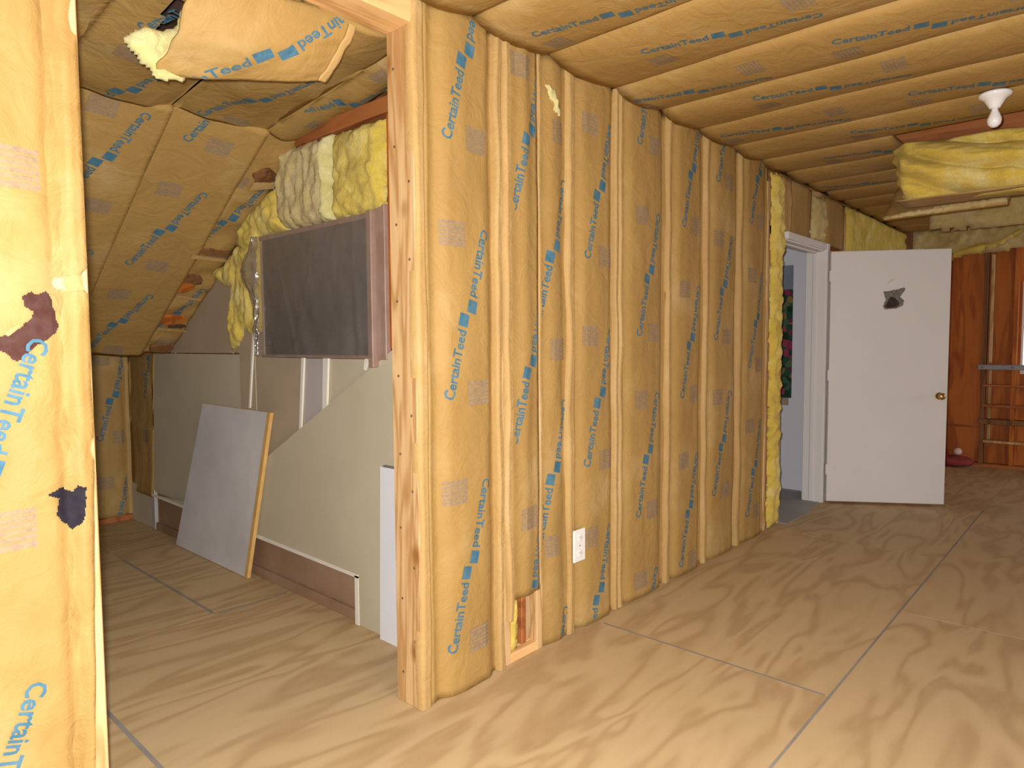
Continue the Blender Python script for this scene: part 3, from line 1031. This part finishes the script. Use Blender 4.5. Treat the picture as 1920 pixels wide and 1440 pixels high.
nu, nv = 70, 44
vs, fs = [], []
for j in range(nv + 1):
    for i in range(nu + 1):
        v = WZ0 - 0.01 + (WZ1 - WZ0 + 0.03) * j / nv
        u = -(WY1 + 0.05 + 0.15 * max(0, 1 - abs(v - 1.78) / 0.16) + 0.02 * nz(v * 6, 2)) + (WY1 - WY0 + 0.09) * i / nu
        if i == nu:
            u = -WY0 + 0.04
        u = min(u, -WY0 + 0.04)
        bulge = 0.05 * math.exp(-((u + 3.70) / 0.07) ** 2 - ((v - 1.80) / 0.11) ** 2)
        vs.append(FFm.p(u, v, film_disp(u, v) + bulge))
for j in range(nv):
    for i in range(nu):
        a = j * (nu + 1) + i
        fs.append((a, a + 1, a + nu + 2, a + nu + 1))
raw('plastic_film', vs, fs, M_FILM, win, True)


# loose crumpled tail of the film bunched along the left side of the window
def crumple(s, t):
    z = WZ0 - 0.01 + 0.66 * t
    wd = 0.055 + 0.13 * math.exp(-((z - 1.79) / 0.11) ** 2)
    y = WY1 - 0.005 + wd * s + 0.012 * nz(s * 6, t * 9, 4.0)
    x = GX - 0.075 - 0.035 * math.exp(-((z - 1.80) / 0.13) ** 2) * math.sin(math.pi * min(1, s * 1.1)) + 0.020 * nz(s * 4, t * 10, 8.0) + 0.010 * abs(nz(s * 9, t * 22, 5.0))
    return Vector((x, y, z))


grid_fn('film_tail', crumple, 16, 60, M_FILMTAIL, win, Vector((0.002, 0, 0)))

# ---- far room behind the door ------------------------------------
fr_ = struct('wall_far_room')
box('side_wall', (6.38, 6.45), (1.99, 4.6), (0, 2.5), M_WHITECOOL, fr_, 0)
box('rear_wall', (2.1, 6.45), (4.6, 4.66), (0, 2.5), M_WHITECOOL, fr_, 0)
box('near_side_wall', (3.9, 3.96), (2.08, 4.6), (0, 2.5), M_WHITECOOL, fr_, 0)
box('room_ceiling', (3.9, 6.45), (2.07, 4.66), (2.5, 2.54), M_WHITECOOL, fr_, 0)
box('return_wall', (6.06, 6.38), (2.02, 2.06), (0, 2.5), M_WHITECOOL, fr_, 0)
fl2 = struct('floor_far_room')
prism('vinyl_sheet', [(5.145, 1.855, 0.0), (5.64, 1.845, 0.0), (6.02, 1.90, 0.0), (6.38, 2.06, 0), (6.38, 4.6, 0), (3.96, 4.6, 0), (3.96, 2.07, 0), (5.145, 2.07, 0)], (0, 0, 0.004), M_GREYFLOOR, fl2)

# ---- doorway and door ---------------------------------------------
XJ0, XJ1 = 5.15, 6.02
trim = struct('trim_1')
box('jamb', (XJ1, XJ1 + 0.022), (1.885, 2.045), (0, 2.135), M_WHITE, trim)
box('jamb', (XJ0, XJ0 + 0.02), (1.93, 2.045), (0, 2.135), M_WHITE, trim)
box('door_stop', (XJ1 - 0.012, XJ1), (1.955, 1.985), (0.005, 2.123), M_WHITE, trim)
box('head_jamb', (XJ0, XJ1 + 0.022), (1.90, 2.045), (2.135, 2.157), M_WHITE, trim)
box('door_stop', (XJ0 + .02, XJ1 - 0.012), (1.955, 1.985), (2.123, 2.135), M_WHITE, trim)
box('casing', (XJ1 + 0.006, XJ1 + 0.070), (1.872, 1.914), (0, 2.20), M_WHITE, trim, 0.004)
box('casing', (XJ0 - 0.0, XJ1 + 0.070), (1.878, 1.914), (2.145, 2.20), M_WHITE, trim, 0.004)
box('casing', (XJ0 + 0.10, XJ0 + 0.105), (2.05, 2.062), (0, 2.16), M_WHITE, trim, 0)
HX, HY = 6.02, 1.846
ang = math.atan2(1.064 - HY, 6.520 - HX)
DD = Vector((math.cos(ang), math.sin(ang), 0))
DN = Vector((DD.y, -DD.x, 0))        # towards the camera side
if DN.dot(Vector((HX, HY, 0))) > 0:
    DN = -DN
FD = Frame((HX, HY, 0), DD, (0, 0, 1))
DW = 0.925
door = finish(bpy.data.objects.new('door_1', None), None, (0, 0, 0), 'structure')


def dbox(name, u, v, d, mat, parent, bevel=0.003):
    bm = bmesh.new()
    bmesh.ops.create_cube(bm, size=1)
    for q in bm.verts:
        q.co = FD.p((u[0] + u[1]) / 2 + q.co.x * (u[1] - u[0]), (v[0] + v[1]) / 2 + q.co.z * (v[1] - v[0]), (d[0] + d[1]) / 2 - q.co.y * (d[1] - d[0]))
    if bevel:
        bmesh.ops.bevel(bm, geom=list(bm.edges), offset=bevel, segments=1, affect='EDGES')
    return frombm(name, bm, mat, parent)


dbox('door_leaf', (0.004, DW), (0.022, 2.128), (-0.038, 0.0), M_WHITE, door)
for z in (0.25, 1.05, 1.88):
    dbox('hinge', (-0.008, 0.010), (z, z + 0.09), (-0.010, 0.006), M_WHITE, door, 0.002)
kc = FD.p(DW - 0.062, 0.925, 0)
lathe('door_knob', [(0.030, 0), (0.030, 0.006), (0.012, 0.010), (0.011, 0.030), (0.024, 0.038), (0.029, 0.052), (0.024, 0.064), (0.006, 0.068)], kc, FD.N, M_BRASS, door, 20)
lathe('door_knob', [(0.030, 0), (0.030, 0.006), (0.012, 0.010), (0.011, 0.030), (0.024, 0.038), (0.029, 0.052), (0.024, 0.064), (0.006, 0.068)], kc - FD.N * 0.038, -FD.N, M_BRASS, door, 20)
cu_, cv = 0.50, 1.722
ragged('punched_hole', FD, [(cu_ - .085, cv + .065), (cu_ - .03, cv + .075), (cu_ + .03, cv + .085), (cu_ + .075, cv + .10), (cu_ + .085, cv + .085), (cu_ + .045, cv + .02), (cu_ + .075, cv - .01), (cu_ + .07, cv - .05), (cu_ + .02, cv - .075), (cu_ - .07, cv - .08), (cu_ - .085, cv - .055), (cu_ - .065, cv + .0)], 0.0012, M_FELT, door, 0.002, 0.006, 3.0)
ragged('punched_hole', FD, [(cu_ - .075, cv - .06), (cu_ - .03, cv + .02), (cu_ + .0, cv + .02), (cu_ + .04, cv - .03), (cu_ + .02, cv - .06), (cu_ - .05, cv - .07)], 0.0024, M_HOLEBROWN, door, 0.002, 0.005, 5.0)  # flat dark patch painted for the shade inside the hole
ragged('scuff', FD, [(cu_ - .055, cv + .135), (cu_ - .03, cv + .165), (cu_ + .005, cv + .175), (cu_ - .02, cv + .15)], 0.0010, M_GREYPANEL, door, 0.001, 0.004, 7.0)

# ---- end wall ------------------------------------------------------
endw = struct('wall_end')
W3 = (-0.25, 0.815, 1.02, 2.0)      # window opening y0,y1,z0,z1
box('sheathing', (END, END + 0.03), (W3[1], 2.06), (0, 2.83), M_ORANGE, endw, 0)
box('sheathing', (END, END + 0.03), (W3[0], W3[1]), (0, W3[2]), M_ORANGE, endw, 0)
box('sheathing', (END, END + 0.03), (W3[0], W3[1]), (W3[3], 2.83), M_ORANGE, endw, 0)
box('sheathing', (END, END + 0.03), (-3.1, W3[0]), (0, 2.83), M_ORANGE, endw, 0)
for y in (1.50, 1.125, 0.86, -0.30, -0.75):
    box('stud', (END - 0.09, END), (y - 0.02, y + 0.02), (0.042, 2.60), M_DARKWOOD if y == 1.125 else M_ORANGE, endw)
box('batten', (END - 0.075, END), (1.055, 1.085), (1.14, 2.30), M_PINE, endw)
box('batten', (END - 0.02, END), (1.055, 1.085), (0.30, 1.06), M_PINE, endw)
box('bottom_plate', (END - 0.09, END), (-3.0, 1.8), (0, 0.042), M_REDWOOD, endw)
box('blocking', (END - 0.10, END), (-0.3, 1.13), (0.88, 0.905), M_REDWOOD, endw)
box('blocking', (END - 0.10, END), (-0.3, 1.13), (0.66, 0.69), M_REDWOOD, endw)
box('dark_rail', (END - 0.12, END), (-0.3, 1.16), (0.475, 0.53), M_DARKWOOD, endw)
box('shelf_board', (END - 0.16, END), (-0.3, 1.10), (0.28, 0.305), M_PINE, endw)
box('cross_rail', (END - 0.012, END), (1.13, 1.82), (0.42, 0.44), M_REDWOOD, endw)
FE = Frame((END - 0.09, 0, 0), (0, -1, 0), (0, 0, 1))
tuft('glass_wool', FE, [(-1.85, 2.33), (-1.50, 2.30), (-1.15, 2.32), (-0.3, 2.38), (-0.3, 2.62), (-1.85, 2.62)], 0.09, M_FIBREDUST, endw, 21.0, 0.025, 0.04)
tuft('glass_wool', FE, [(-1.48, 2.27), (-1.0, 2.36), (-0.80, 2.50), (-0.80, 2.56), (-1.05, 2.45), (-1.48, 2.36)], 0.13, M_FIBRE, endw, 22.0, 0.025, 0.04)
w2 = finish(bpy.data.objects.new('window_2', None), None, (0, 0, 0), 'structure')
for nm, yy, zz in (('frame', (W3[0], W3[0] + .04), (W3[2], W3[3])), ('frame', (W3[1] - .02, W3[1]), (W3[2], W3[3])), ('frame', (W3[0] + .04, W3[1] - .02), (W3[2], W3[2] + .04)), ('frame', (W3[0] + .04, W3[1] - .02), (W3[3] - .04, W3[3])), ('sash_bar', (W3[0] + .04, W3[1] - .02), (1.50, 1.54))):
    box(nm, (END - 0.01, END + 0.03), yy, zz, M_WHITE, w2)

# ---- walls behind and beside the camera (with unseen window openings, the near one added for fill light) ---
wr = struct('wall_right')
WINS = [(0.0, 1.2, 0.85, 2.15), (7.3, 8.5, 0.85, 2.15)]
xs = [-1.6, 0.0, 1.2, 7.3, 8.5, 9.1]
for k, (a, b) in enumerate(zip(xs, xs[1:])):
    if k % 2 == 0:
        box('sheathing', (a, b), (-3.1, -3.06), (0, 2.8), M_ORANGE, wr, 0)
    else:
        box('sheathing', (a, b), (-3.1, -3.06), (0, 0.85), M_ORANGE, wr, 0)
        box('sheathing', (a, b), (-3.1, -3.06), (2.15, 2.8), M_ORANGE, wr, 0)
wb = struct('wall_back')
box('sheathing', (-1.64, -1.6), (-3.1, 5.95), (0, 2.8), M_DRY, wb, 0)

# ================================================================ THE THINGS
# exposed end batt by the doorway
eb = part
FB = Frame((0, 1.905, 0), (1, 0, 0), (0, 0, 1))
tuft('glass_wool', FB, [(4.875, 0.02), (5.05, 0.02), (5.07, 1.2), (5.06, 2.58), (4.88, 2.58), (4.89, 1.3)], 0.05, M_FIBRE, eb, 12.0, 0.016, 0.03, 0.02)
sheet('paper_facing', FB, 5.06, 5.22, 2.2, 2.58, lambda u, v: 0.02 + 0.01 * nz(u * 20, v * 8, 2), M_FLANGE, eb, 0.02, 0.03, 0.02)

# leaning panel
lp = thing('leaning_panel', (1.87, 4.3, 0.0), 'grey painted panel offcut with honey-coloured edge leaning on the gable wall', 'panel')
A = [(1.862, 4.84, 0.003), (1.862, 3.835, 0.003), (1.888, 3.555, 1.003), (1.888, 4.395, 1.008)]
prism('panel_face', A, (0.012, 0, 0), M_GREYPANEL, lp, 0.002)
prism('wood_edge', [(1.858, 3.838, 0.003), (1.858, 3.800, 0.003), (1.884, 3.520, 1.003), (1.884, 3.558, 1.003)], (0.022, 0, 0), M_EDGE, lp, 0.002)
prism('backing', [(p[0] + 0.0125, p[1] + (0.01 if i in (1, 2) else -0.01), p[2]) for i, p in enumerate(A)], (0.008, 0, 0), M_EDGE, lp)

# white plank by the post
wp = thing('white_plank', (1.89, 2.36, 0), 'narrow white board standing upright behind the end post', 'board')
prism('board_face', [(1.878, 2.18, 0.0), (1.878, 2.545, 0.0), (1.886, 2.530, 0.818), (1.886, 2.18, 0.818)], (0.018, 0, 0), M_WHITECOOL, wp, 0.002)
box('top_strip', (1.884, 1.905), (2.20, 2.51), (0.818, 0.826), M_STEEL, wp)  # dark strip along the board's top edge

# outlet cover
oc = thing('outlet_cover', (2.557, 1.885, 0.422), 'white outlet cover plate on the papered partition wall', 'outlet')
FO = Frame((0, 1.892, 0), (1, 0, 0), (0, 0, 1))
box('plate', (2.513, 2.601), (1.884, 1.896), (0.345, 0.499), M_PLASTIC, oc, 0.003)
for z in (0.385, 0.458):
    rc = lathe('receptacle', [(0.019, 0.0), (0.019, 0.0018), (0.017, 0.0024)], (2.557, 1.884, z), (0, -1, 0), M_PLASTIC, oc, 20)
    for dx in (-0.006, 0.006):
        box('slot', (2.557 + dx - .001, 2.557 + dx + .001), (1.8806, 1.8815), (z - .001, z + .008), M_STEEL, rc, 0)
lathe('screw', [(0.004, 0), (0.004, 0.0012)], (2.557, 1.884, 0.422), (0, -1, 0), M_STEEL, oc, 10)

# ceiling lampholder with bulb
LX, LY = 4.13, 0.515
lt = thing('lampholder', (LX, LY, 2.60), 'white porcelain lampholder with an unlit bulb on the papered ceiling', 'lamp')
lathe('junction_box', [(0.052, 0), (0.052, 0.045)], (LX, LY, 2.592), (0, 0, 1), M_MAROON, lt, 8)
lathe('socket', [(0.070, 0.0), (0.071, -0.010), (0.066, -0.018), (0.046, -0.030), (0.032, -0.055), (0.025, -0.066), (0.022, -0.072)], (LX, LY, 2.592), (0, 0, 1), M_PORCELAIN, lt, 28)
lathe('bulb', [(0.014, 0.0), (0.015, -0.012), (0.022, -0.028), (0.030, -0.048), (0.031, -0.060), (0.026, -0.078), (0.014, -0.089), (0.004, -0.092)], (LX, LY, 2.520), (0, 0, 1), M_PORCELAIN, lt, 24)


# fallen batts under the ceiling
fb = thing('fallen_batt', (4.75, 0.3, 2.40), 'thick yellow fibreglass batt drooping from the ceiling behind the bulb', 'insulation')
nu, nv = 110, 60
vs, fs = [], []
for j in range(nv + 1):
    t = j / nv                      # 0 top .. 1 bottom, front face then curl under
    for i in range(nu + 1):
        s = i / nu
        y = 1.115 - 2.4 * s
        e = min(1.0, s / 0.035)
        zt = 2.580 - 0.03 * math.sin(3 * s) - 0.02 * s
        drop = 0.340 - 0.02 * s
        dip = 0.10 * math.exp(-s / 0.10)                  # the end rides up
        z = zt - drop * t * (1 - 0.15 * (1 - e)) + 0.0
        tl = 0.80 * (1 - math.exp(-s / 0.15)) + 0.03 * nz(s * 14, 1.0, 2.0)
        ph = 2.3 * (t - tl)
        lay = 0.085 * abs(math.sin(math.pi * ph)) ** 0.6 - 0.03 + 0.025 * nz(s * 16, t * 5, 3.0) + 0.010 * nz(s * 60, t * 16, 4.0)
        x = 4.76 - 0.10 * math.sin(math.pi * min(1, t * 1.05)) * (0.5 + 0.5 * e) - lay * e + 0.10 * (1 - e)
        y += 0.03 * nz(t * 6, 2.0, s) * (1 - e) + 0.06 * (t - .3) * (1 - e) * -1
        vs.append((x, y, z))
W_ = nu + 1
for j in range(nv):
    for i in range(nu):
        a = j * W_ + i
        fs.append((a, a + W_, a + W_ + 1, a + 1))
# back
b0 = len(vs)
for j in range(nv + 1):
    for i in range(nu + 1):
        x, y, z = vs[j * W_ + i]
        vs.append((4.90 + 0.02 * math.sin(3 * j / nv), y, z))
for j in range(nv):
    for i in range(nu):
        a = b0 + j * W_ + i
        fs.append((a, a + 1, a + W_ + 1, a + W_))
for i in range(nu):
    fs.append((nv * W_ + i, b0 + nv * W_ + i, b0 + nv * W_ + i + 1, nv * W_ + i + 1))
    fs.append((i, i + 1, b0 + i + 1, b0 + i))
for j in range(nv):
    fs.append((j * W_, b0 + j * W_, b0 + (j + 1) * W_, (j + 1) * W_))
raw('glass_wool', vs, fs, M_FIBRE, fb, True)
FQ = Frame((0, 0, 2.228), (1, 0, 0), (0, -1, 0))
sheet('paper_facing', FQ, 4.66, 4.93, -1.06, 1.25, lambda u, v: 0.004 + 0.012 * (v + 1.06) / 2 + 0.006 * nz(u * 9, v * 4, 1), M_PAPER, fb, 0.03, 0.05, 0.002)

f2 = thing('fallen_batt', (5.3, 0.7, 2.25), 'thin kraft-faced batt hanging lower behind the thick yellow batt', 'insulation')
F2 = Frame((5.20, 1.26, 2.222), (0.02, -1, 0.02), (0.5, 0, 0.35))
sheet('paper_facing', F2, 0.0, 0.69, 0.0, 0.615, lambda u, v: 0.02 * math.sin(4 * u) + 0.012 * nz(u * 6, v * 6, 7), M_FLANGE, f2, 0.03, 0.03, 0.02)
tuft('glass_wool', Frame((5.20, 1.26, 2.222), (0.02, -1, 0.02), (0, 0, 1)), [(0.05, -0.008), (0.35, -0.01), (0.69, 0.0), (0.69, 0.028), (0.35, 0.03), (0.05, 0.012)], 0.025, M_FIBREDUST, f2, 7.0, 0.010, 0.02, 0.004)
F3 = thing('fallen_batt', (6.9, 0.6, 2.4), 'dim yellow batt sagging from the ceiling near the end wall', 'insulation')
tuft('glass_wool', Frame((6.9, 1.3, 2.62), (0, -1, 0), (0, 0, 1)), [(0.0, -0.28), (0.6, -0.30), (1.4, -0.20), (1.4, 0.0), (0.0, 0.0)], 0.10, M_FIBREDUST, F3, 17.0, 0.03, 0.05)

# batt peeling off the side-room ceiling
pb = thing('peeling_batt', (1.2, 2.25, 2.35), 'kraft-faced batt peeling off the side room ceiling with torn yellow end', 'insulation')
# corner points of the sheet: top edge at the ceiling near the header, bottom edge hanging
TLc, TRc, BLc, BRc = Vector((0.915, 2.085, 2.475)), Vector((1.478, 2.085, 2.555)), Vector((0.880, 2.31, 2.243)), Vector((1.408, 2.20, 2.338))


def peel(s, t):
    top = TLc.lerp(TRc, s)
    bot = BLc.lerp(BRc, s)
    p = top.lerp(bot, t)
    n = Vector((0.10, -0.72, -0.62)).normalized()
    b = 0.050 * math.sin(math.pi * t) * (0.4 + 0.6 * math.sin(math.pi * s)) + 0.012 * nz(s * 3, t * 2.5, 5.0) + 0.004 * nz(s * 9, t * 8, 6.0)
    p = p + n * b
    p.x += 0.02 * nz(t * 5, 3.0, 1.0) * (1 - s)
    p.z += 0.012 * math.sin(math.pi * s) * -t
    return p


pf = grid_fn('paper_facing', peel, 40, 30, M_PAPER, pb)
# its lettering follows the sheet
vs, fs = [], []
for uc, vc, t in ((0.56, 0.58, 0.80),):
    st, ct = math.sin(t), math.cos(t)
    for a, b in MOT_P:
        uu = uc + (a * st - b * ct) * 1.15 / 0.56
        vv = vc - (a * ct + b * st) * 1.0 / 0.31
        p = peel(uu, vv)
        vs.append(p + Vector((0.0, -0.0022, -0.0022)) if 0 <= uu <= 1 and 0 <= vv <= 1 else None)
    for f in MOT_F:
        if all(vs[i] is not None for i in f):
            fs.append(f)
used = sorted({i for f in fs for i in f})
mp = {o: n for n, o in enumerate(used)}
raw('lettering', [vs[i] for i in used], [tuple(mp[i] for i in f) for f in fs], M_BLUE, pf)
# folded flange at its right edge
def rim(s, t):
    e = peel(1.0, t)
    return e + Vector(((s - 0.5) * 0.030, -0.008, -0.006)) + Vector((0.004 * nz(t * 7, s, 2), 0, 0))


grid_fn('stapling_flange', rim, 3, 26, M_FLANGE, pb)
# torn yellow end
FT = Frame((0, 2.31, 0), (1, 0, 0), (0, 0, 1))
tuft('glass_wool', FT, [(0.795, 2.315), (0.83, 2.275), (0.895, 2.232), (0.96, 2.235), (0.985, 2.36), (1.00, 2.46), (0.965, 2.46), (0.945, 2.40), (0.90, 2.375), (0.84, 2.37)], 0.05, M_FIBREPALE, pb, 33.0, 0.009, 0.018, 0.008)

# flowered wall hanging in the far room
wh = thing('wall_hanging', (6.37, 2.6, 0.79), 'dark flowered hanging on the pale wall seen through the doorway', 'wall hanging')
box('cloth', (6.366, 6.378), (2.275, 3.0), (0.86, 1.86), M_HANG, wh, 0.002)
box('top_band', (6.364, 6.378), (2.275, 3.0), (1.86, 2.08), flat('slate_blue_cloth', (0.22, 0.25, 0.31), 0.8, 0.2), wh, 0.002)
box('bottom_band', (6.364, 6.378), (2.30, 3.0), (0.79, 0.86), flat('tan_cloth', (0.42, 0.31, 0.22), 0.8, 0.2), wh, 0.002)

# things on the floor and rail by the end wall
rb = thing('red_bag', (8.72, 1.32, 0.0), 'dark red bag slumped on the floor behind the door', 'bag')
bm = bmesh.new()
bmesh.ops.create_icosphere(bm, subdivisions=3, radius=1)
for v in bm.verts:
    c = v.co.copy()
    v.co = Vector((8.72 + c.x * 0.11, 1.33 + c.y * 0.17, 0.062 + max(c.z, -0.98) * 0.063 + 0.012 * nz(c.x * 2, c.y * 2, c.z * 2)))
frombm('bag_body', bm, M_RED, rb, True)
lathe('bag_neck', [(0.035, 0.0), (0.028, 0.02), (0.034, 0.035)], (8.72, 1.42, 0.105), (0, 0.2, 1), M_RED, rb, 14)
bl = thing('white_ball', (8.70, 1.315, 0.125), 'small pale ball resting on the dark red bag', 'ball')
bm = bmesh.new()
bmesh.ops.create_icosphere(bm, subdivisions=3, radius=0.04)
bmesh.ops.translate(bm, verts=bm.verts, vec=(8.70, 1.31, 0.172))
frombm('ball_shell', bm, M_PINKWHITE, bl, True)
lathe('ball_valve', [(0.005, 0), (0.004, 0.003)], (8.70, 1.31, 0.211), (0, 0, 1), M_STEEL, bl, 8)
mr_ = thing('metal_rail', (8.82, 0.4, 1.06), 'grey metal rail fixed across the studs of the end wall', 'rail')
box('rail_bar', (8.80, 8.86), (-0.3, 1.17), (1.065, 1.12), M_STEEL, mr_, 0.004)
for y in (1.125, 0.86):
    lathe('bolt', [(0.012, 0), (0.012, 0.006), (0.006, 0.010)], (8.80, y, 1.092), (-1, 0, 0), M_STEEL, mr_, 8)
